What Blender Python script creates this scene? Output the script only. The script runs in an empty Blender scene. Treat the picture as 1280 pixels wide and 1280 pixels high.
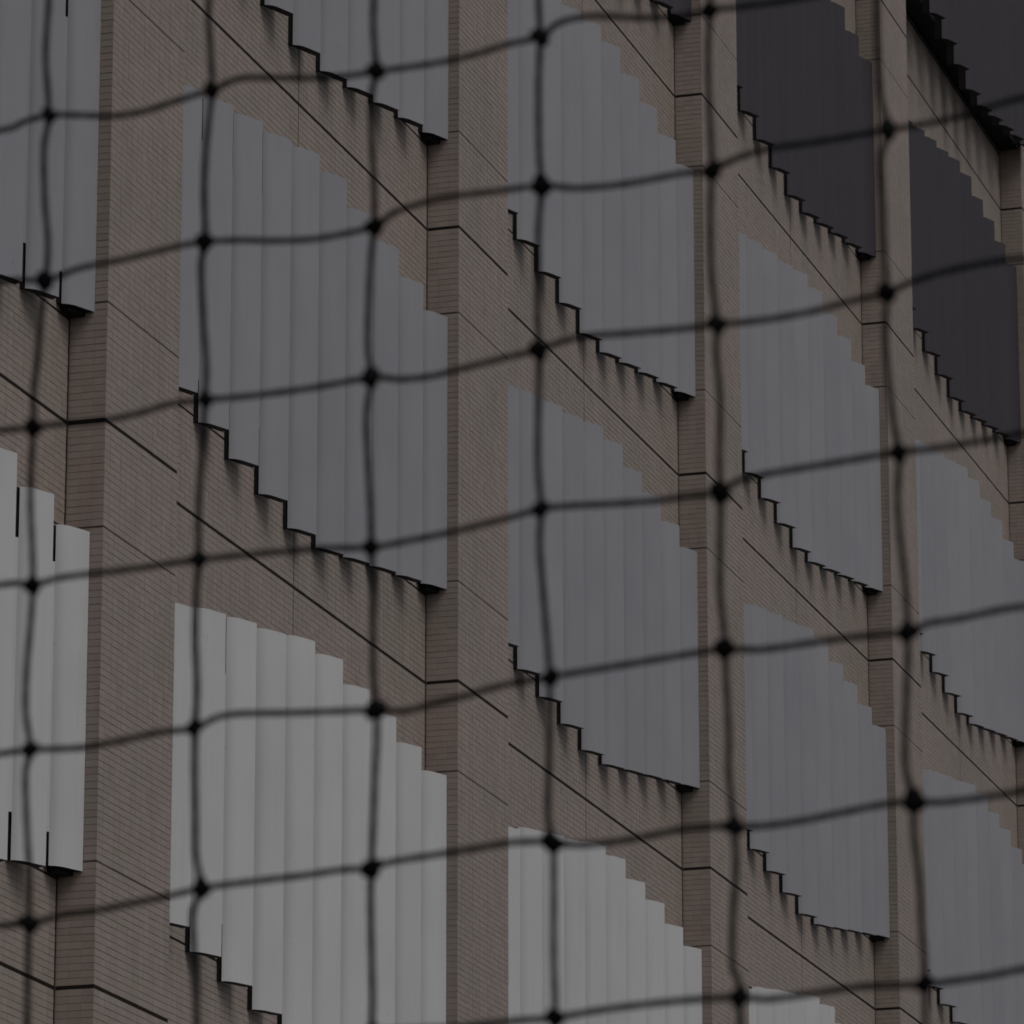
import bpy, math, random
import numpy as np

random.seed(7)
rng = np.random.default_rng(7)
S = bpy.context.scene
COL = S.collection

# ------------------------------------------------------------------ camera
cam_data = bpy.data.cameras.new("camera")
cam = bpy.data.objects.new("camera", cam_data)
COL.objects.link(cam)
cam.location = (-32.9849, -13.2756, -10.6000)
cam.rotation_euler = (1.8439291, 0.0009560, -1.2676386)
cam_data.sensor_width = 36.0
cam_data.lens = 186.558
cam_data.clip_start = 0.1
cam_data.clip_end = 3000.0
cam_data.dof.use_dof = True
cam_data.dof.focus_distance = 20.0
cam_data.dof.aperture_fstop = 26.5
S.camera = cam

# ------------------------------------------------------------------ sky, sun, exposure
SUN_EL, SUN_AZ = math.radians(58), math.radians(205)      # azimuth from +Y, clockwise
world = bpy.data.worlds.new("World")
S.world = world
world.use_nodes = True
wn = world.node_tree
bg = wn.nodes["Background"]
sky = wn.nodes.new("ShaderNodeTexSky")
sky.sky_type = 'NISHITA'
sky.sun_disc = False
sky.sun_elevation = SUN_EL
sky.sun_rotation = SUN_AZ
sky.dust_density = 4.0
hsv = wn.nodes.new("ShaderNodeHueSaturation")          # cloud cover: grey daylight
hsv.inputs["Saturation"].default_value = 0.22
wn.links.new(sky.outputs[0], hsv.inputs["Color"])
wn.links.new(hsv.outputs[0], bg.inputs["Color"])
bg.inputs["Strength"].default_value = 0.085

sun_data = bpy.data.lights.new("sun", 'SUN')
sun_data.energy = 1.5
sun_data.angle = math.radians(34)
sun_data.color = (1.0, 0.97, 0.93)
sun = bpy.data.objects.new("sun", sun_data)
COL.objects.link(sun)
sx, sy, sz = (math.sin(SUN_AZ) * math.cos(SUN_EL), math.cos(SUN_AZ) * math.cos(SUN_EL), math.sin(SUN_EL))
sun.rotation_euler = (math.pi / 2 - SUN_EL, 0, math.pi - SUN_AZ)
sun.location = (sx * 60, sy * 60, sz * 60)

S.view_settings.view_transform = 'Standard'
S.view_settings.look = 'None'
S.view_settings.gamma = 1.0
S.view_settings.use_curve_mapping = False
S.view_settings.exposure = -0.98

# ------------------------------------------------------------------ helpers
def link(o, parent=None):
    COL.objects.link(o)
    if parent is not None:
        o.parent = parent
    return o

def empty(name, loc=(0, 0, 0)):
    o = bpy.data.objects.new(name, None)
    o.location = loc
    o.empty_display_size = 0.5
    return link(o)

def obj(name, mesh, parent=None, kind=None):
    o = bpy.data.objects.new(name, mesh)
    link(o, parent)
    if kind:
        o["kind"] = kind
    return o

BOXF = [(0, 3, 2, 1), (4, 5, 6, 7), (0, 1, 5, 4), (1, 2, 6, 5), (2, 3, 7, 6), (3, 0, 4, 7)]
# faces: 0 bottom, 1 top, 2 -Y, 3 +X, 4 +Y, 5 -X

class MB:
    def __init__(self):
        self.v, self.f, self.m = [], [], []
    def box(self, x0, x1, y0, y1, z0, z1, m=0, fm=None):
        n = len(self.v)
        self.v += [(x0, y0, z0), (x1, y0, z0), (x1, y1, z0), (x0, y1, z0),
                   (x0, y0, z1), (x1, y0, z1), (x1, y1, z1), (x0, y1, z1)]
        for k, q in enumerate(BOXF):
            self.f.append(tuple(n + i for i in q))
            self.m.append(fm.get(k, m) if fm else m)
        return self
    def prism(self, pts, z0, z1, m=0, sm=None):
        """pts: plan polygon, counter-clockwise; sm: material per side"""
        n, k = len(self.v), len(pts)
        self.v += [(x, y, z0) for x, y in pts] + [(x, y, z1) for x, y in pts]
        self.f.append(tuple(n + i for i in reversed(range(k)))); self.m.append(m)
        self.f.append(tuple(n + k + i for i in range(k))); self.m.append(m)
        for i in range(k):
            j = (i + 1) % k
            self.f.append((n + i, n + j, n + k + j, n + k + i))
            self.m.append(sm.get(i, m) if sm else m)
        return self
    def mesh(self, name, mats):
        me = bpy.data.meshes.new(name)
        me.from_pydata(self.v, [], self.f)
        for mt in mats:
            me.materials.append(mt)
        me.polygons.foreach_set("material_index", self.m)
        me.update()
        return me

# ------------------------------------------------------------------ materials
def mat(name, rough=0.6, metallic=0.0, spec=0.5):
    m = bpy.data.materials.new(name)
    m.use_nodes = True
    b = m.node_tree.nodes["Principled BSDF"]
    b.inputs["Roughness"].default_value = rough
    b.inputs["Metallic"].default_value = metallic
    b.inputs["Specular IOR Level"].default_value = spec
    return m, m.node_tree, b

def nd(nt, t, **kw):
    n = nt.nodes.new(t)
    for k, v in kw.items():
        setattr(n, k, v)
    return n

def ramp(nt, src, stops):
    r = nt.nodes.new("ShaderNodeValToRGB")
    e = r.color_ramp.elements
    while len(e) < len(stops):
        e.new(0.5)
    for el, (p, c) in zip(e, stops):
        el.position = p
        el.color = (*c, 1)
    nt.links.new(src, r.inputs[0])
    return r.outputs[0]

def mix(nt, kind, fac, a, b):
    n = nt.nodes.new("ShaderNodeMix")
    n.data_type = 'RGBA'
    n.blend_type = kind
    for inp, v in ((n.inputs[0], fac), (n.inputs[6], a), (n.inputs[7], b)):
        if hasattr(v, "links") or isinstance(v, bpy.types.NodeSocket):
            nt.links.new(v, inp)
        elif isinstance(v, (int, float)):
            inp.default_value = v
        else:
            inp.default_value = (*v, 1)
    return n.outputs[2]

def world_pos(nt, scale=(1, 1, 1)):
    g = nd(nt, "ShaderNodeNewGeometry")
    mp = nd(nt, "ShaderNodeMapping")
    mp.inputs["Scale"].default_value = scale
    nt.links.new(g.outputs["Position"], mp.inputs["Vector"])
    return mp.outputs[0], g

def noise(nt, vec, scale, detail=3.0, rough=0.55):
    n = nd(nt, "ShaderNodeTexNoise")
    n.inputs["Scale"].default_value = scale
    n.inputs["Detail"].default_value = detail
    n.inputs["Roughness"].default_value = rough
    nt.links.new(vec, n.inputs["Vector"])
    return n.outputs["Fac"]

# glazed facing tile: each tile a little different, larger blotches of tone
def make_tile():
    m, nt, b = mat("facing_tile", rough=0.5, spec=0.35)
    p, g = world_pos(nt)
    oi = nd(nt, "ShaderNodeObjectInfo")
    add = nd(nt, "ShaderNodeMath", operation='ADD')
    nt.links.new(g.outputs["Random Per Island"], add.inputs[0])
    nt.links.new(oi.outputs["Random"], add.inputs[1])
    fr = nd(nt, "ShaderNodeMath", operation='FRACT')
    nt.links.new(add.outputs[0], fr.inputs[0])
    tone = ramp(nt, fr.outputs[0], [(0.0, (0.362, 0.300, 0.269)), (0.3, (0.380, 0.318, 0.286)),
                                    (0.65, (0.389, 0.330, 0.298)), (1.0, (0.404, 0.341, 0.307))])
    big = ramp(nt, noise(nt, p, 0.9, 3), [(0.32, (0.93, 0.95, 0.93)), (0.5, (0.99, 0.99, 0.985)), (0.68, (1.06, 1.02, 1.02))])
    c = mix(nt, 'MULTIPLY', 1.0, tone, big)
    p2, _ = world_pos(nt, (1, 1, 0.09))
    streak = ramp(nt, noise(nt, p2, 7.0, 4), [(0.33, (0.90, 0.90, 0.89)), (0.6, (1, 1, 1))])
    c = mix(nt, 'MULTIPLY', 0.8, c, streak)
    grain = ramp(nt, noise(nt, p, 160.0, 2), [(0.3, (0.92, 0.92, 0.92)), (0.7, (1.06, 1.06, 1.06))])
    c = mix(nt, 'MULTIPLY', 0.7, c, grain)
    nt.links.new(c, b.inputs["Base Color"])
    return m

# beyond the part in view the same tiling carried by the material alone
def make_tile_far():
    m, nt, b = mat("facing_tile_far", rough=0.55)
    g = nd(nt, "ShaderNodeNewGeometry")
    sep = nd(nt, "ShaderNodeSeparateXYZ")
    nt.links.new(g.outputs["Position"], sep.inputs[0])
    add = nd(nt, "ShaderNodeMath", operation='ADD')
    nt.links.new(sep.outputs[0], add.inputs[0]); nt.links.new(sep.outputs[1], add.inputs[1])
    com = nd(nt, "ShaderNodeCombineXYZ")
    nt.links.new(add.outputs[0], com.inputs[0]); nt.links.new(sep.outputs[2], com.inputs[1])
    br = nd(nt, "ShaderNodeTexBrick", offset=0.0)
    br.inputs["Scale"].default_value = 1.0
    br.inputs["Brick Width"].default_value = 0.1
    br.inputs["Row Height"].default_value = 0.05
    br.inputs["Mortar Size"].default_value = 0.004
    br.inputs["Color1"].default_value = (0.36, 0.295, 0.25, 1)
    br.inputs["Color2"].default_value = (0.31, 0.25, 0.21, 1)
    br.inputs["Mortar"].default_value = (0.14, 0.12, 0.105, 1)
    nt.links.new(com.outputs[0], br.inputs["Vector"])
    nt.links.new(br.outputs["Color"], b.inputs["Base Color"])
    return m

def make_grout():
    m, nt, b = mat("grout", rough=0.9, spec=0.2)
    p, _ = world_pos(nt)
    nt.links.new(ramp(nt, noise(nt, p, 9.0, 4), [(0.3, (0.29, 0.246, 0.222)), (0.7, (0.35, 0.30, 0.273))]), b.inputs["Base Color"])
    return m

def make_plain(name, col, rough=0.6, metallic=0.0, amt=0.25, sc=6.0, spec=0.5):
    m, nt, b = mat(name, rough=rough, metallic=metallic, spec=spec)
    p, _ = world_pos(nt)
    lo = tuple(c * (1 - amt) for c in col)
    hi = tuple(min(1, c * (1 + amt)) for c in col)
    nt.links.new(ramp(nt, noise(nt, p, sc, 4), [(0.3, lo), (0.7, hi)]), b.inputs["Base Color"])
    return m

# painted aluminium slat: faint rain streaks down its length, a little grime, brushed gloss
def make_paint(name, col):
    m, nt, b = mat(name, rough=0.42, spec=0.4)
    p, g = world_pos(nt, (1, 1, 0.05))
    st = ramp(nt, noise(nt, p, 22.0, 5, 0.6), [(0.25, (0.955, 0.955, 0.955)), (0.6, (1.0, 1.0, 1.0)), (0.85, (1.015, 1.015, 1.015))])
    p2, _ = world_pos(nt)
    bl = ramp(nt, noise(nt, p2, 1.3, 3), [(0.3, (0.95, 0.95, 0.96)), (0.7, (1.03, 1.03, 1.02))])
    sp = ramp(nt, noise(nt, p2, 26.0, 1), [(0.74, (1, 1, 1)), (0.82, (0.84, 0.83, 0.81))])
    oi = nd(nt, "ShaderNodeObjectInfo")
    ob = ramp(nt, oi.outputs["Random"], [(0.0, (0.965, 0.965, 0.97)), (1.0, (1.03, 1.03, 1.025))])
    c = mix(nt, 'MULTIPLY', 1.0, col, st)
    for t in (bl, sp, ob):
        c = mix(nt, 'MULTIPLY', 1.0, c, t)
    nt.links.new(c, b.inputs["Base Color"])
    rr = nd(nt, "ShaderNodeMapRange")
    nt.links.new(noise(nt, p, 14.0, 3), rr.inputs[0])
    rr.inputs["To Min"].default_value = 0.36
    rr.inputs["To Max"].default_value = 0.55
    nt.links.new(rr.outputs[0], b.inputs["Roughness"])
    return m

TILE, TILE_FAR, GROUT = make_tile(), make_tile_far(), make_grout()
SEAL = make_plain("sealant", (0.018, 0.014, 0.012), 0.8, spec=0.2)
SEAL_THIN = make_plain("sealant_thin", (0.10, 0.085, 0.076), 0.8, spec=0.2)
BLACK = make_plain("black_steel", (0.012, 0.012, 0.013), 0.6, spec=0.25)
ALU = make_plain("sill_aluminium", (0.30, 0.29, 0.28), 0.45, 0.6)
FRAME = make_plain("window_frame", (0.03, 0.03, 0.032), 0.45)
GLASS = make_plain("window_glass", (0.012, 0.013, 0.014), 0.08, amt=0.1)
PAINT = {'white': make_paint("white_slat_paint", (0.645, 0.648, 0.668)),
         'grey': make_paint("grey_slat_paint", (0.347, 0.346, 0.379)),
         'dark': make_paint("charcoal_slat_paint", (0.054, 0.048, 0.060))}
ROOFM = make_plain("roof_concrete", (0.22, 0.21, 0.20), 0.9)
CORD = make_plain("net_cord_nylon", (0.006, 0.006, 0.007), 0.85, amt=0.4, sc=300, spec=0.1)

# ------------------------------------------------------------------ ground
def make_ground():
    m, nt, b = mat("asphalt", rough=0.9)
    p, _ = world_pos(nt)
    c = ramp(nt, noise(nt, p, 0.4, 5), [(0.3, (0.045, 0.045, 0.047)), (0.7, (0.075, 0.074, 0.072))])
    g2 = ramp(nt, noise(nt, p, 90.0, 2), [(0.3, (0.8, 0.8, 0.8)), (0.7, (1.15, 1.15, 1.15))])
    nt.links.new(mix(nt, 'MULTIPLY', 1.0, c, g2), b.inputs["Base Color"])
    return m

GZ = -12.2
me = bpy.data.meshes.new("ground")
me.from_pydata([(-900, -900, GZ), (900, -900, GZ), (900, 900, GZ), (-900, 900, GZ)], [], [(0, 1, 2, 3)])
me.materials.append(make_ground())
g = obj("ground", me, kind="structure")
g["label"] = "dark asphalt ground in front of the tiled building"
g["category"] = "ground"

# ------------------------------------------------------------------ the building
P, D, W, H = 7.98203, 0.28453, 1.40292, 4.0      # bay, pier projection, pier width, storey
TOPZ = 21.0
SILL, HEAD = 1.00, -1.00                         # about each floor joint
THIN_UP, THIN_DN = 0.757, -0.77                  # thin joints of the spandrel
ROW, TW, JT = 0.05, 0.0985, 0.0038               # tile rows, tile pitch, joint
TD = 0.0024                                      # tile thickness

building = empty("tiled_building", (0, 0, GZ))
building["label"] = "beige tiled office block with projecting piers and louvred window bays behind the net"
building["category"] = "building"
B0 = -GZ                                         # children are placed in world z through this offset

def bobj(name, mesh, parent=None, kind=None):
    o = obj(name, mesh, parent if parent is not None else building, kind)
    if parent is None:
        o.location = (0, 0, B0)
    return o

# one batch of tiles as real geometry
def tile_mesh(name, rects):
    """rects: list of (origin, udir, normal, u0, u1, z0, z1); returns one mesh of separate bevelled tiles"""
    V = []
    for (o, ud, nn, u0, u1, z0, z1) in rects:
        n_r = max(1, int(round((z1 - z0) / ROW)))
        n_c = max(1, int(round((u1 - u0) / TW)))
        dz, du = (z1 - z0) / n_r, (u1 - u0) / n_c
        i, k = np.meshgrid(np.arange(n_c), np.arange(n_r))
        i, k = i.ravel(), k.ravel()
        n = len(i)
        a0 = u0 + i * du + JT * 0.16 + rng.normal(0, 0.0005, n)
        a1 = u0 + (i + 1) * du - JT * 0.16 + rng.normal(0, 0.0005, n)
        b0 = z0 + k * dz + JT * 0.5 + rng.normal(0, 0.0004, n)
        b1 = z0 + (k + 1) * dz - JT * 0.5 + rng.normal(0, 0.0004, n)
        dep = rng.normal(0, 0.0005, n)
        o_, u_, n_ = np.array(o), np.array(ud), np.array(nn)
        quad = np.zeros((n, 8, 3))
        ins = 0.0012
        for j, (ua, zb, d) in enumerate([(a0, b0, -TD + 0.0004), (a1, b0, -TD + 0.0004), (a1, b1, -TD + 0.0004), (a0, b1, -TD + 0.0004),
                                         (a0 + ins, b0 + ins, 0), (a1 - ins, b0 + ins, 0), (a1 - ins, b1 - ins, 0), (a0 + ins, b1 - ins, 0)]):
            dd = d + (dep if d == 0 else 0)
            quad[:, j, :] = o_ + np.outer(ua, u_) + np.outer(np.broadcast_to(dd, (n,)), n_)
            quad[:, j, 2] += zb
        V.append(quad)
    V = np.concatenate(V).reshape(-1, 3)
    nt_ = len(V) // 8
    pat = np.array([4, 5, 6, 7, 0, 1, 5, 4, 1, 2, 6, 5, 2, 3, 7, 6, 3, 0, 4, 7])
    L = (np.arange(nt_)[:, None] * 8 + pat[None, :]).ravel()
    me = bpy.data.meshes.new(name)
    me.vertices.add(len(V))
    me.vertices.foreach_set("co", V.ravel())
    me.loops.add(len(L))
    me.loops.foreach_set("vertex_index", L)
    nf = nt_ * 5
    me.polygons.add(nf)
    me.polygons.foreach_set("loop_start", np.arange(nf) * 4)
    me.polygons.foreach_set("loop_total", np.full(nf, 4))
    me.materials.append(TILE)
    me.polygons.foreach_set("use_smooth", np.zeros(nf, dtype=bool))
    me.update(calc_edges=True)
    me.validate()
    return me

JOINTS = [(0.0, 0.024, True), (0.865, 0.010, False), (-0.77, 0.010, False)]   # offset, width, thick

def bands(z0, z1):
    """clear bands between the movement joints, and the joints, from z0 to z1"""
    js = []
    for f in range(-4, 7):
        for off, w, th in JOINTS:
            z = f * H + off
            if z0 + 0.1 < z < z1 - 0.1:
                js.append((z, w, th))
    js.sort()
    out, cur = [], z0
    for z, w, th in js:
        out.append((cur, z - w / 2)); cur = z + w / 2
    out.append((cur, z1))
    return out, js

# --- piers: which stretch of each carries real tiles (what the photograph shows, with a margin)
PIER_Z = {1: (-5.6, 4.4), 2: (-4.4, 7.2), 3: (-3.0, 10.2), 4: (-1.8, 13.2), 5: (-0.6, 15.6), 6: (1.0, 15.6)}
piers = {}
for p in range(0, 8):
    x0 = (p - 1) * P
    zr = PIER_Z.get(p)
    mb = MB()
    yb = D + 0.36
    if zr is None:
        mb.box(x0, x0 + W, 0.0, yb, GZ, TOPZ, 1)
    else:
        mb.box(x0, x0 + W, 0.0, yb, GZ, zr[0], 1)
        mb.box(x0 + TD, x0 + W - 0.002, TD, yb, zr[0], zr[1], 0, {3: 1})
        mb.box(x0, x0 + W, 0.0, yb, zr[1], TOPZ, 1)
    po = bobj("pier", mb.mesh("pier", [GROUT, TILE_FAR]))
    piers[p] = po
    if zr is None:
        continue
    bs, js = bands(*zr)
    rects = []
    for (a, b) in bs:
        rects.append(((x0, 0, 0), (1, 0, 0), (0, -1, 0), 0.0, W, a, b))
        if p != 1:
            rects.append(((x0, 0, 0), (0, 1, 0), (-1, 0, 0), TD, D - 0.004, a, b))
    if p == 1:
        # the return of the nearest pier shows its tiles largest: 300 of them are tiles of their own
        cnt = 0
        du = (D - 0.004 - TD) / 3
        base = tile_mesh("tile", [((0, 0, 0), (0, 1, 0), (-1, 0, 0), 0.0, du, 0.0, ROW)])
        rest = []
        for (a, b) in bs:
            n_r = max(1, int(round((b - a) / ROW)))
            dz = (b - a) / n_r
            for r in range(n_r):
                zz = a + r * dz
                if zz > -4.75 and cnt < 300:
                    for c in range(3):
                        t = obj("tile", base, po)
                        t.location = (x0 + rng.normal(0, 0.0004), TD + c * du, zz)
                        t.scale = (1, 1, dz / ROW)
                        cnt += 1
                else:
                    rest.append(((x0, 0, 0), (0, 1, 0), (-1, 0, 0), TD, D - 0.004, zz, zz + dz))
        rects += rest
    obj("tile_cladding", tile_mesh("tile_cladding", rects), po, "stuff")
    for z, w, th in js:
        mb = MB()
        h = w / 2 + 0.0015
        mb.box(x0 + 0.0012, x0 + W - 0.003, 0.0012, TD + 0.004, z - h, z + h)
        mb.box(x0 + 0.0012, x0 + TD + 0.004, TD + 0.0041, D - 0.003, z - h, z + h)
        obj("sealant_joint", mb.mesh("sealant_joint", [SEAL if th else SEAL_THIN]), po)

# --- bays: spandrels, windows, louvre screens
ZB = [0.80, 0.703, 0.605, 0.507, 0.408, 0.420, 0.514, 0.610, 0.703, 0.797]
ZT = [3.162, 3.278, 3.370, 3.445, 3.55, 3.56, 3.468, 3.397, 3.289, 3.197]
SX, SP, SW = 1.803, 0.65862, 0.250            # first slat's left edge from the pier, spacing, run along the wall
YL, YR = 0.2483, 0.0990                          # slat's inner and outer edge, behind the pier face
TAB0, TAB1 = 1.03, 2.93
TH = 0.078
BAYS = {0: (-2, 1), 1: (-2, 2), 2: (-1, 3), 3: (-1, 3), 4: (0, 4), 5: (0, 4)}
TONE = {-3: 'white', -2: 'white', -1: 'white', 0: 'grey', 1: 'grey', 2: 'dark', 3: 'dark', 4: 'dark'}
DESC = {'white': "white louvre screen of ten vertical slats", 'grey': "mid grey louvre screen of ten vertical slats",
        'dark': "charcoal louvre screen of ten vertical slats"}

def slat_mesh(i, tone):
    dx, dy = SW, YR - YL
    ln = math.hypot(dx, dy)
    ex, ey = dx / ln, dy / ln                    # along the slat, outward to the right
    nx, ny = -ey, ex                             # back of the slat
    nx, ny = (nx, ny) if ny > 0 else (-nx, -ny)
    zb, zt = ZB[i] - 0.0, ZT[i]
    A = (0, YL); Bp = (dx, YR)
    mb = MB()
    # the sheet is rolled: its inner half turns in to the wall, the rest runs straight
    NA = 16
    px, py, prof = 0.0, 0.0, [(0.0, 0.0)]
    for k in range(NA):
        t = (k + 0.5) / NA
        bend = -math.radians(48) * max(0.0, 1 - t / 0.40)
        px += math.cos(bend) / NA; py += math.sin(bend) / NA
        prof.append((px, py))
    a0 = math.atan2(py, px); l0 = math.hypot(px, py)
    arc = []
    for (u, v) in prof:
        du, dv = (u * math.cos(a0) + v * math.sin(a0)) / l0, (-u * math.sin(a0) + v * math.cos(a0)) / l0
        arc.append((A[0] + ln * (ex * du + nx * dv), A[1] + ln * (ey * du + ny * dv)))
    pts = arc + [(Bp[0] + nx * TH, Bp[1] + ny * TH), (A[0] + nx * 0.030 + ex * 0.02, A[1] + ny * 0.030 + ey * 0.02)]
    z_lo, z_hi = max(zb + 0.02, TAB0), min(zt - 0.02, TAB1)
    mb.prism(pts, zb, zt, 1, {k: 0 for k in range(NA)})
    # mounting tab: the sheet runs on towards the wall between the fixing zones
    t0 = (A[0] - ex * 0.055, A[1] - ey * 0.055)
    mb.prism([t0, (A[0] - ex * 0.0005, A[1] - ey * 0.0005), (A[0] + nx * 0.012, A[1] + ny * 0.012), (t0[0] + nx * 0.012, t0[1] + ny * 0.012)],
             z_lo, z_hi, 1, {0: 0})
    me = mb.mesh("slat", [PAINT[tone], BLACK])
    for pl in me.polygons:
        pl.use_smooth = pl.material_index == 0
    me.set_sharp_from_angle(angle=math.radians(20))
    return me

SLAT = {(i, t): slat_mesh(i, t) for i in range(10) for t in PAINT}

def bracket_mesh(i, up):
    mb = MB()
    z0, z1 = (TAB1, ZT[i] - 0.004) if up else (ZB[i] + 0.004, TAB0)
    mb.box(-0.010, 0.030, YL + 0.012, D + 0.05, z0, z1)
    return mb.mesh("bracket", [BLACK])
BRK = [(bracket_mesh(i, 0), bracket_mesh(i, 1)) for i in range(10)]

for b, (f0, f1) in BAYS.items():
    xb = (b - 1) * P
    xl, xr = xb + W, xb + P
    xm = xb + W + (P - W) * 0.5
    for f in range(f0, f1 + 1):
        zf = f * H
        # spandrel wall from window head below to sill above
        mb = MB().box(xl - 0.001, xr + 0.004, D + TD, D + 0.35, zf + HEAD, zf + (SILL if f < 3 else THIN_UP))
        sp = bobj("spandrel", mb.mesh("spandrel", [GROUT]))
        rects = []
        ztop = zf + (SILL if f < 3 else THIN_UP)
        segs = [(zf + HEAD + 0.004, zf + THIN_DN - 0.006), (zf + THIN_DN + 0.006, zf - 0.012), (zf + 0.012, zf + THIN_UP - 0.007)]
        if f < 3:
            segs.append((zf + THIN_UP + 0.007, zf + SILL - 0.004))
        for (a, c) in segs:
            for (u0, u1) in ((xl, xm - 0.006), (xm + 0.006, xr - 0.02)):
                rects.append(((0, D, 0), (1, 0, 0), (0, -1, 0), u0, u1, a, c))
        obj("tile_cladding", tile_mesh("tile_cladding", rects), sp, "stuff")
        mb = MB().box(xl, xr - 0.0205, D + 0.0012, D + TD + 0.004, zf - 0.0135, zf + 0.0135)
        obj("sealant_joint", mb.mesh("sealant_joint", [SEAL]), sp)
        mb = MB().box(xm - 0.0075, xm + 0.0075, D + 0.0012, D + TD + 0.004, zf + 0.0136, ztop - 0.002)
        mb.box(xm - 0.0075, xm + 0.0075, D + 0.0012, D + TD + 0.004, zf + HEAD + 0.002, zf - 0.0136)
        obj("sealant_joint", mb.mesh("sealant_joint", [SEAL]), sp)
        mb = MB().box(xr - 0.02, xr + 0.002, D + 0.0005, D + TD + 0.004, zf + HEAD + 0.001, ztop - 0.001)
        obj("sealant_joint", mb.mesh("sealant_joint", [SEAL]), sp)
        for dz in (THIN_DN, THIN_UP):
            if f >= 3 and dz > 0:
                continue
            for (u0, u1) in ((xl, xm - 0.0076), (xm + 0.0076, xr - 0.0205)):
                mb = MB().box(u0, u1, D + 0.0012, D + TD + 0.004, zf + dz - 0.0085, zf + dz + 0.0085)
                obj("sealant_joint", mb.mesh("sealant_joint", [SEAL]), sp)
        # sill flashing with a drip
        mb = MB().box(xl, xr, D - 0.014, D + 0.16, ztop + 0.012, ztop + 0.030, 0)
        mb.box(xl, xr, D - 0.010, D + 0.02, ztop + 0.001, ztop + 0.0118, 1)
        obj("window_sill", mb.mesh("window_sill", [ALU, BLACK]), sp)
        # window
        z0, z1 = ztop + 0.031, zf + H + HEAD
        y0, y1 = D + 0.17, D + 0.23
        mb = MB()
        mb.box(xl, xr, y0, y1, z0, z0 + 0.06); mb.box(xl, xr, y0, y1, z1 - 0.06, z1)
        nm = 5
        for k in range(nm + 1):
            xc = xl + 0.03 + (xr - xl - 0.06) * k / nm
            mb.box(xc - 0.03, xc + 0.03, y0 + 0.001, y1 - 0.001, z0 + 0.06, z1 - 0.06)
        wi = bobj("window", mb.mesh("window", [FRAME]))
        for k in range(nm):
            xa = xl + 0.06 + (xr - xl - 0.06) * k / nm
            xc = xl + (xr - xl - 0.06) * (k + 1) / nm
            pm = MB().box(xa, xc, y0 + 0.025, y0 + 0.035, z0 + 0.06, z1 - 0.06).mesh("pane", [GLASS])
            obj("pane", pm, wi)
        # louvre screen
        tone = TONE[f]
        fwd = -0.30 if f >= 3 else 0.0           # the top storey's screens stand proud of the piers
        mb = MB()
        if f < 3:
            for zr_ in (1.06, 2.90):
                mb.box(xl + 0.02, xr - 0.02, D + 0.03, D + 0.07, zf + zr_ - 0.025, zf + zr_ + 0.025)
        else:
            mb.box(xl + 0.002, xr - 0.004, 0.03, D - 0.02, zf + THIN_UP + 0.06, zf + 3.1)
        sc = bobj("louvre_screen", mb.mesh("louvre_screen", [BLACK]))
        sc["label"] = DESC[tone]
        if f < 3:                                # black block put in for the corner shade between last slat and pier
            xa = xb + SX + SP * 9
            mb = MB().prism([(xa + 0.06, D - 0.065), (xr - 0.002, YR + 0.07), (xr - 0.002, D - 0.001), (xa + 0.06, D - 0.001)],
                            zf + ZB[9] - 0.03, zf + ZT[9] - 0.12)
            obj("corner_shade_block", mb.mesh("corner_shade_block", [BLACK]), sc)
        for i in range(10):
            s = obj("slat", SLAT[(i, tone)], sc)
            s.location = (xb + SX + SP * i, fwd, zf)
            s.rotation_euler = (0, 0, rng.normal(0, 0.003))
            for br in BRK[i]:
                k = obj("bracket", br, sc)
                k.location = (xb + SX + SP * i, fwd, zf)

# --- the mass behind the facade, storeys out of view, parapet
x0, x1 = -P - 0.5, 6 * P + W
mb = MB().box(x0, x1, D + 0.36, 16.0, GZ, TOPZ)
bobj("core", mb.mesh("core", [TILE_FAR]))
mb = MB().box(x0 - 0.05, x1 + 0.05, -0.06, 16.05, TOPZ + 0.001, TOPZ + 0.5)
bobj("parapet", mb.mesh("parapet", [ROOFM]))

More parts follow.
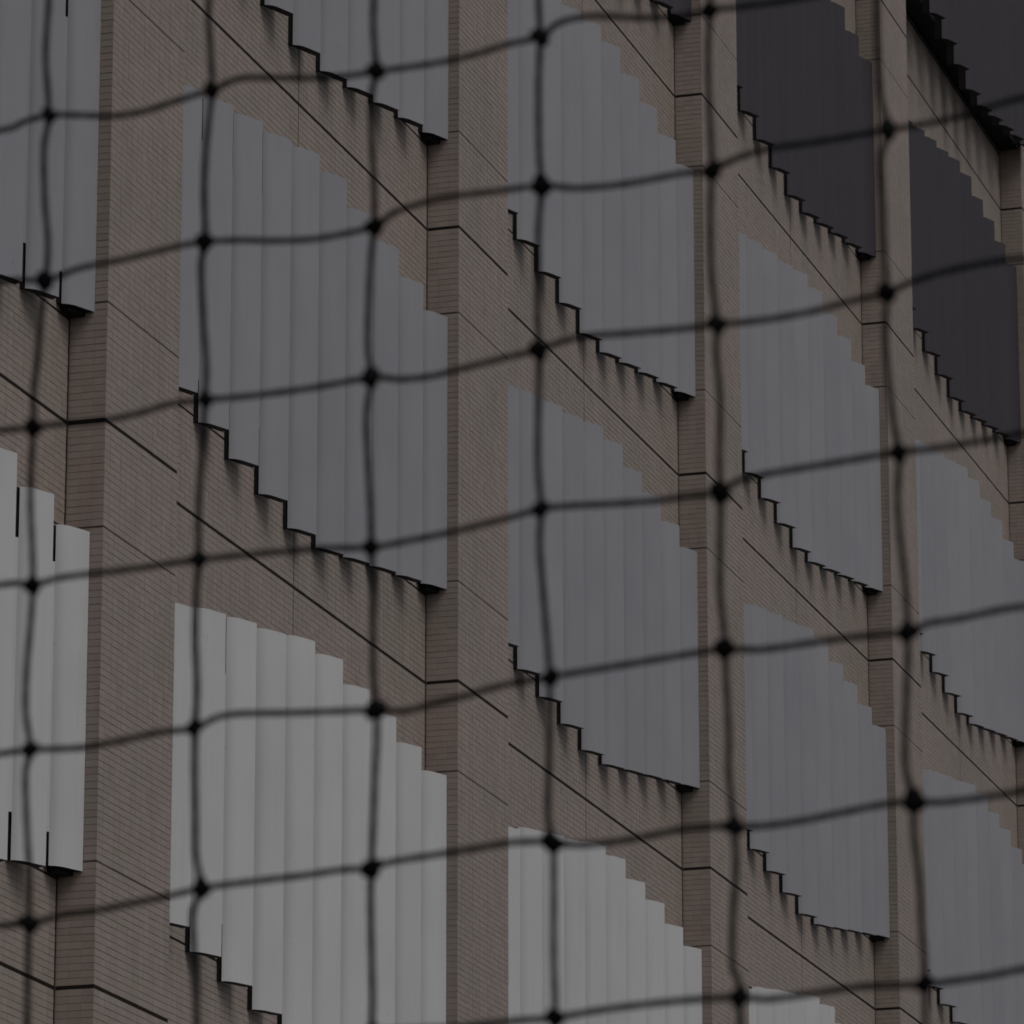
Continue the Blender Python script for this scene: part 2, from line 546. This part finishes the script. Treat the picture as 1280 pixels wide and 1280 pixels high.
# ------------------------------------------------------------------ the net
# Knots and cord bends measured on the net's own vertical plane, in millimetres (third value 1: a knot)
NET_ROWS = [
    [(-355.0,289.6),(-337.6,292.2),(-319.6,293.3,1),(-297.0,289.4),(-274.0,284.9),(-251.2,284.0),(-228.7,286.7),(-203.4,289.4,1),(-183.9,293.1),(-158.9,289.1),(-128.6,283.8),(-106.8,281.4),(-90.5,281.0,1),(-68.9,279.7),(-42.1,278.9),(-20.8,280.0),(-2.3,282.1),(18.7,282.8,1),(31.8,289.3),(52.6,289.4),(83.6,282.7),(109.2,279.0),(128.0,279.0,1),(164.7,276.6),(199.6,275.9),(233.3,280.2,1)],
    [(-352.1,192.0),(-319.1,187.9,1),(-294.6,191.6),(-266.2,192.2),(-238.1,193.7),(-224.1,194.5),(-206.3,194.1,1),(-182.4,191.3),(-160.4,187.3),(-133.0,183.9),(-111.4,183.8),(-91.4,185.1,1),(-78.1,191.2),(-63.1,193.7),(-41.9,195.1),(-10.3,193.3),(19.5,191.8,1),(41.8,186.6),(72.6,183.9),(108.1,184.2),(128.3,183.2,1),(143.4,187.4),(163.4,189.7),(188.2,188.8),(212.7,188.4),(237.1,188.4,1),(256.5,187.9),(280.6,188.9),(318.9,193.0)],
    [(-349.3,97.7),(-325.2,96.2,1),(-306.4,95.6),(-274.7,93.5),(-250.1,94.4),(-229.5,96.9),(-205.1,95.9,1),(-170.0,93.7),(-129.4,92.7),(-92.4,93.1,1),(-73.2,89.3),(-52.1,88.1),(-31.1,89.8),(-2.5,92.2),(17.7,93.5,1),(41.3,97.1),(71.9,94.9),(107.2,92.3),(130.2,91.2,1),(161.8,89.6),(191.3,90.2),(210.8,92.3),(234.6,93.8,1),(249.6,97.9),(278.4,101.2),(316.2,100.7)],
    [(-346.4,1.4),(-323.0,-1.6,1),(-303.9,0.4),(-272.5,-0.2),(-245.3,-0.8),(-223.2,-0.7),(-207.9,-1.2,1),(-179.5,-2.0),(-141.7,-4.0),(-120.3,-5.4),(-91.7,-8.7,1),(-67.5,-8.0),(-41.4,-6.7),(-20.6,-4.8),(-0.0,-2.8),(18.5,-0.6,1),(38.3,-1.4),(61.1,-3.5),(91.2,-5.7),(111.1,-5.7),(131.4,-6.1,1),(140.8,-1.4),(158.0,0.4),(189.7,1.0),(218.7,1.6),(239.7,1.8,1),(261.6,1.0),(285.2,1.3),(313.3,2.3)],
    [(-343.3,-102.0),(-321.9,-101.9,1),(-303.9,-103.5),(-284.4,-104.7),(-259.6,-103.6),(-232.2,-101.5),(-208.3,-101.8,1),(-194.3,-97.2),(-178.1,-96.7),(-145.9,-99.9),(-114.1,-102.6),(-87.3,-104.8,1),(-69.6,-107.7),(-51.4,-105.6),(-30.8,-103.4),(-5.2,-99.9),(23.7,-98.7,1),(45.4,-98.1),(70.5,-97.4),(100.2,-96.4),(132.7,-95.8,1),(154.1,-98.8),(183.1,-98.7),(207.0,-98.5),(242.6,-99.3,1),(254.5,-96.3),(273.3,-95.9),(310.5,-93.9)],
    [(-340.2,-205.4),(-320.1,-206.3,1),(-295.8,-203.0),(-273.8,-202.7),(-246.5,-200.7),(-224.9,-199.0),(-202.3,-196.6,1),(-181.9,-196.2),(-160.6,-196.0),(-134.2,-195.9),(-108.0,-195.2),(-90.3,-196.1,1),(-76.9,-193.8),(-51.1,-192.7),(-25.6,-191.7),(-0.2,-190.6),(25.4,-192.8,1),(39.9,-196.1),(59.8,-196.8),(79.6,-196.1),(104.1,-194.2),(123.6,-194.4),(136.7,-195.8,1),(155.0,-197.3),(176.6,-196.9),(200.4,-195.0),(224.1,-193.1),(243.8,-193.0,1),(256.8,-195.2),(275.3,-195.5),(307.6,-194.1)],
    [(-319.2,-295.7,1),(-203.8,-291.3,1),(-89.1,-289.6,1),(-40.6,-291.4),(-0.3,-290.9),(26.6,-291.4,1),(49.4,-289.9),(78.8,-288.9),(108.0,-288.8),(138.8,-289.8,1),(155.9,-292.6),(184.4,-291.6),(212.6,-290.7),(247.9,-292.6,1),(263.6,-292.3),(286.5,-291.3),(304.8,-289.6)]
]
NET_COLS = [
    [(-321.7,368.4),(-323.0,332.2),(-319.6,293.3,1),(-322.6,272.7),(-321.1,239.1),(-318.0,210.5),(-319.1,187.9,1),(-322.0,166.6),(-323.5,140.6),(-325.8,118.3),(-325.2,96.2,1),(-326.2,73.5),(-326.1,48.6),(-324.3,23.7),(-323.0,-1.6,1),(-324.0,-25.4),(-326.0,-54.5),(-325.9,-78.8),(-321.9,-101.9,1),(-324.9,-115.1),(-323.6,-141.7),(-320.9,-175.4),(-320.1,-206.3,1),(-320.0,-227.6),(-319.6,-262.9),(-319.2,-295.7,1)],
    [(-206.6,347.1),(-205.0,316.1),(-203.4,289.4,1),(-206.8,255.5),(-207.9,225.5),(-206.3,194.1,1),(-209.4,180.7),(-207.1,145.5),(-204.4,115.4),(-205.1,95.9,1),(-205.9,73.9),(-207.6,47.3),(-208.3,23.0),(-207.9,-1.2,1),(-209.1,-25.2),(-209.2,-49.2),(-207.6,-78.1),(-208.3,-101.8,1),(-208.4,-125.5),(-207.3,-153.9),(-206.4,-177.5),(-202.3,-196.6,1),(-207.9,-210.0),(-207.0,-233.3),(-205.0,-256.7),(-203.8,-291.3,1)],
    [(-92.4,326.0),(-92.3,300.9),(-90.5,281.0,1),(-93.6,266.1),(-92.9,236.1),(-91.1,206.2),(-91.4,185.1,1),(-93.4,162.3),(-94.8,128.4),(-94.6,108.9),(-92.4,93.1,1),(-95.4,70.3),(-94.1,41.3),(-92.3,12.4),(-91.7,-8.7,1),(-90.4,-35.4),(-90.2,-63.7),(-89.5,-87.2),(-87.3,-104.8,1),(-87.2,-124.8),(-88.1,-138.6),(-89.0,-166.3),(-90.3,-196.1,1),(-90.7,-212.1),(-90.0,-239.6),(-88.8,-271.5),(-89.1,-289.6,1)],
    [(17.7,305.7),(18.7,282.8,1),(17.6,256.4),(17.5,227.1),(18.0,207.5),(19.5,191.8,1),(17.4,168.9),(16.8,140.1),(16.7,111.3),(17.7,93.5,1),(17.1,63.7),(16.5,26.0),(18.5,-0.6,1),(17.4,-21.0),(19.8,-49.3),(22.3,-77.4),(23.7,-98.7,1),(23.7,-123.5),(23.1,-150.8),(22.5,-178.0),(25.4,-192.8,1),(25.9,-219.0),(25.7,-254.8),(26.6,-291.4,1)],
    [(128.0,279.0,1),(126.7,256.5),(126.8,227.5),(128.0,198.6),(128.3,183.2,1),(127.0,160.6),(127.1,122.7),(130.2,91.2,1),(129.5,75.4),(131.6,47.1),(130.6,10.2),(131.4,-6.1,1),(130.5,-35.8),(130.2,-63.2),(131.9,-81.6),(132.7,-95.8,1),(133.4,-118.0),(134.5,-145.1),(134.2,-165.2),(136.7,-195.8,1),(137.9,-216.8),(135.5,-247.4),(135.2,-273.7),(138.8,-289.8,1)],
    [(233.3,280.2,1),(232.0,266.1),(231.9,237.5),(233.2,208.9),(237.1,188.4,1),(232.4,171.4),(233.2,143.2),(233.6,115.2),(234.6,93.8,1),(233.1,69.1),(234.4,41.3),(236.8,18.2),(239.7,1.8,1),(238.2,-22.9),(239.1,-45.6),(241.4,-70.5),(242.6,-99.3,1),(241.7,-121.8),(240.1,-148.2),(239.5,-174.5),(243.8,-193.0,1),(243.4,-210.0),(246.0,-236.3),(246.8,-262.3),(247.9,-292.6,1)]
]

NET_C = np.array((-30.22761, -12.41396, -9.79080))
PHI = math.radians(-11)
NS = np.array((math.sin(PHI), -math.cos(PHI), 0.0))
NN = np.array((math.cos(PHI), math.sin(PHI), 0.0))
net = empty("safety_net", tuple(NET_C))
net["label"] = "slack black knotted cord net hanging close to the viewer"
net["category"] = "net"

def npt(s, z, d=0.0):
    return NS * (s / 1000) + NN * d + np.array((0, 0, z / 1000))

def smooth(pts, n=5):
    """Catmull-Rom through the measured points"""
    p = [np.array(q, float) for q in pts]
    p = [2 * p[0] - p[1]] + p + [2 * p[-1] - p[-2]]
    out = []
    for i in range(1, len(p) - 2):
        for k in range(n):
            t = k / n
            a, b_, c, d = p[i - 1], p[i], p[i + 1], p[i + 2]
            out.append(0.5 * (2 * b_ + (c - a) * t + (2 * a - 5 * b_ + 4 * c - d) * t * t + (3 * b_ - a - 3 * c + d) * t ** 3))
    out.append(p[-2])
    return out

def tube(path, r, seg=8):
    V, F = [], []
    n = len(path)
    for i, c in enumerate(path):
        t = path[min(i + 1, n - 1)] - path[max(i - 1, 0)]
        t = t / np.linalg.norm(t)
        a = np.cross(t, NN); a /= np.linalg.norm(a)
        b_ = np.cross(t, a)
        rr = r * (1 + 0.07 * math.sin(i * 1.9))
        for k in range(seg):
            an = 2 * math.pi * k / seg
            V.append(tuple(c + rr * (math.cos(an) * a + math.sin(an) * b_)))
    for i in range(n - 1):
        for k in range(seg):
            k2 = (k + 1) % seg
            F.append((i * seg + k, i * seg + k2, (i + 1) * seg + k2, (i + 1) * seg + k))
    F.append(tuple(reversed(range(seg)))); F.append(tuple((n - 1) * seg + k for k in range(seg)))
    me = bpy.data.meshes.new("cord")
    me.from_pydata(V, [], F)
    me.materials.append(CORD)
    for pl in me.polygons:
        pl.use_smooth = True
    me.update()
    return me

CORD_R = 0.00190
row_paths, col_paths, knots = [], [], []
for r in NET_ROWS:
    ks = [q for q in r if len(q) == 3]
    zl, zr_ = r[0][1], r[-1][1]
    pts = [(q[0], q[1]) for q in r]
    knots += [(q[0], q[1]) for q in ks]
    lk, rk = (-438.0 + rng.normal(0, 4), ks[0][1] + rng.normal(0, 3)), (353.0 + rng.normal(0, 4), ks[-1][1] + rng.normal(0, 3))
    if pts[-1][0] > 345:
        pts = pts[:-1]
    row_paths.append([(lk[0] - 60, lk[1]), lk] + pts + [rk, (rk[0] + 60, rk[1])])
    knots += [lk, rk]
for c in NET_COLS:
    ks = [q for q in c if len(q) == 3]
    pts = [(q[0], q[1]) for q in c]
    tk, bk = (ks[0][0] + rng.normal(0, 3), 384.0 + rng.normal(0, 4)), (ks[-1][0] + rng.normal(0, 3), -388.0 + rng.normal(0, 4))
    col_paths.append([(tk[0], tk[1] + 60), tk] + pts + [bk, (bk[0], bk[1] - 60)])
    knots += [tk, bk]
for path in row_paths + col_paths:
    sm = smooth(path)
    obj("cord", tube([npt(q[0], q[1]) for q in sm], CORD_R), net)
for s in (0, 1):          # side, top and bottom cords just outside the picture
    e = [rp[1] if s == 0 else rp[-2] for rp in row_paths]
    e = [(e[0][0], 444.0)] + [(e[0][0], 384.0)] + e + [(e[-1][0], -388.0), (e[-1][0], -448.0)]
    obj("cord", tube([npt(*q) for q in smooth(e)], CORD_R), net)
    t = [cp[1] if s == 0 else cp[-2] for cp in col_paths]
    z_ = t[0][1]
    t = [(-498.0, z_), (-438.0, z_)] + t + [(353.0, t[-1][1]), (413.0, t[-1][1])]
    obj("cord", tube([npt(*q) for q in smooth(t)], CORD_R), net)

# an overhand knot seen as an uneven lump with the four cords running into it
def knot_mesh(v):
    r2 = random.Random(v)
    V, F = [], []
    NU, NVv = 12, 8
    ph = [r2.uniform(0, 6.28) for _ in range(4)]
    for j in range(NVv + 1):
        th = math.pi * j / NVv
        for i in range(NU):
            a = 2 * math.pi * i / NU
            x, y, z = math.sin(th) * math.cos(a), math.sin(th) * math.sin(a), math.cos(th)
            w = 1 + 0.16 * math.sin(3 * a + ph[0]) * math.sin(th) + 0.12 * math.cos(4 * th + ph[1]) + 0.06 * math.sin(2 * a + ph[2])
            V.append((0.0050 * w * x, 0.0054 * w * y, 0.0062 * w * z))
    for j in range(NVv):
        for i in range(NU):
            i2 = (i + 1) % NU
            F.append((j * NU + i, (j + 1) * NU + i, (j + 1) * NU + i2, j * NU + i2))
    me = bpy.data.meshes.new("knot")
    me.from_pydata(V, [], F)
    me.materials.append(CORD)
    for pl in me.polygons:
        pl.use_smooth = True
    me.validate(); me.update()
    return me

KM = [knot_mesh(v) for v in range(5)]
for n, (s_, z_) in enumerate(knots):
    k = obj("knot", KM[n % 5], net)
    k.location = tuple(npt(s_, z_))
    k.rotation_euler = (random.uniform(-1.2, 1.2), random.uniform(-0.5, 0.5), PHI + random.uniform(-0.3, 0.3))
    sc_ = random.uniform(0.80, 1.06)
    k.scale = (sc_, sc_, sc_ * random.uniform(0.95, 1.12))
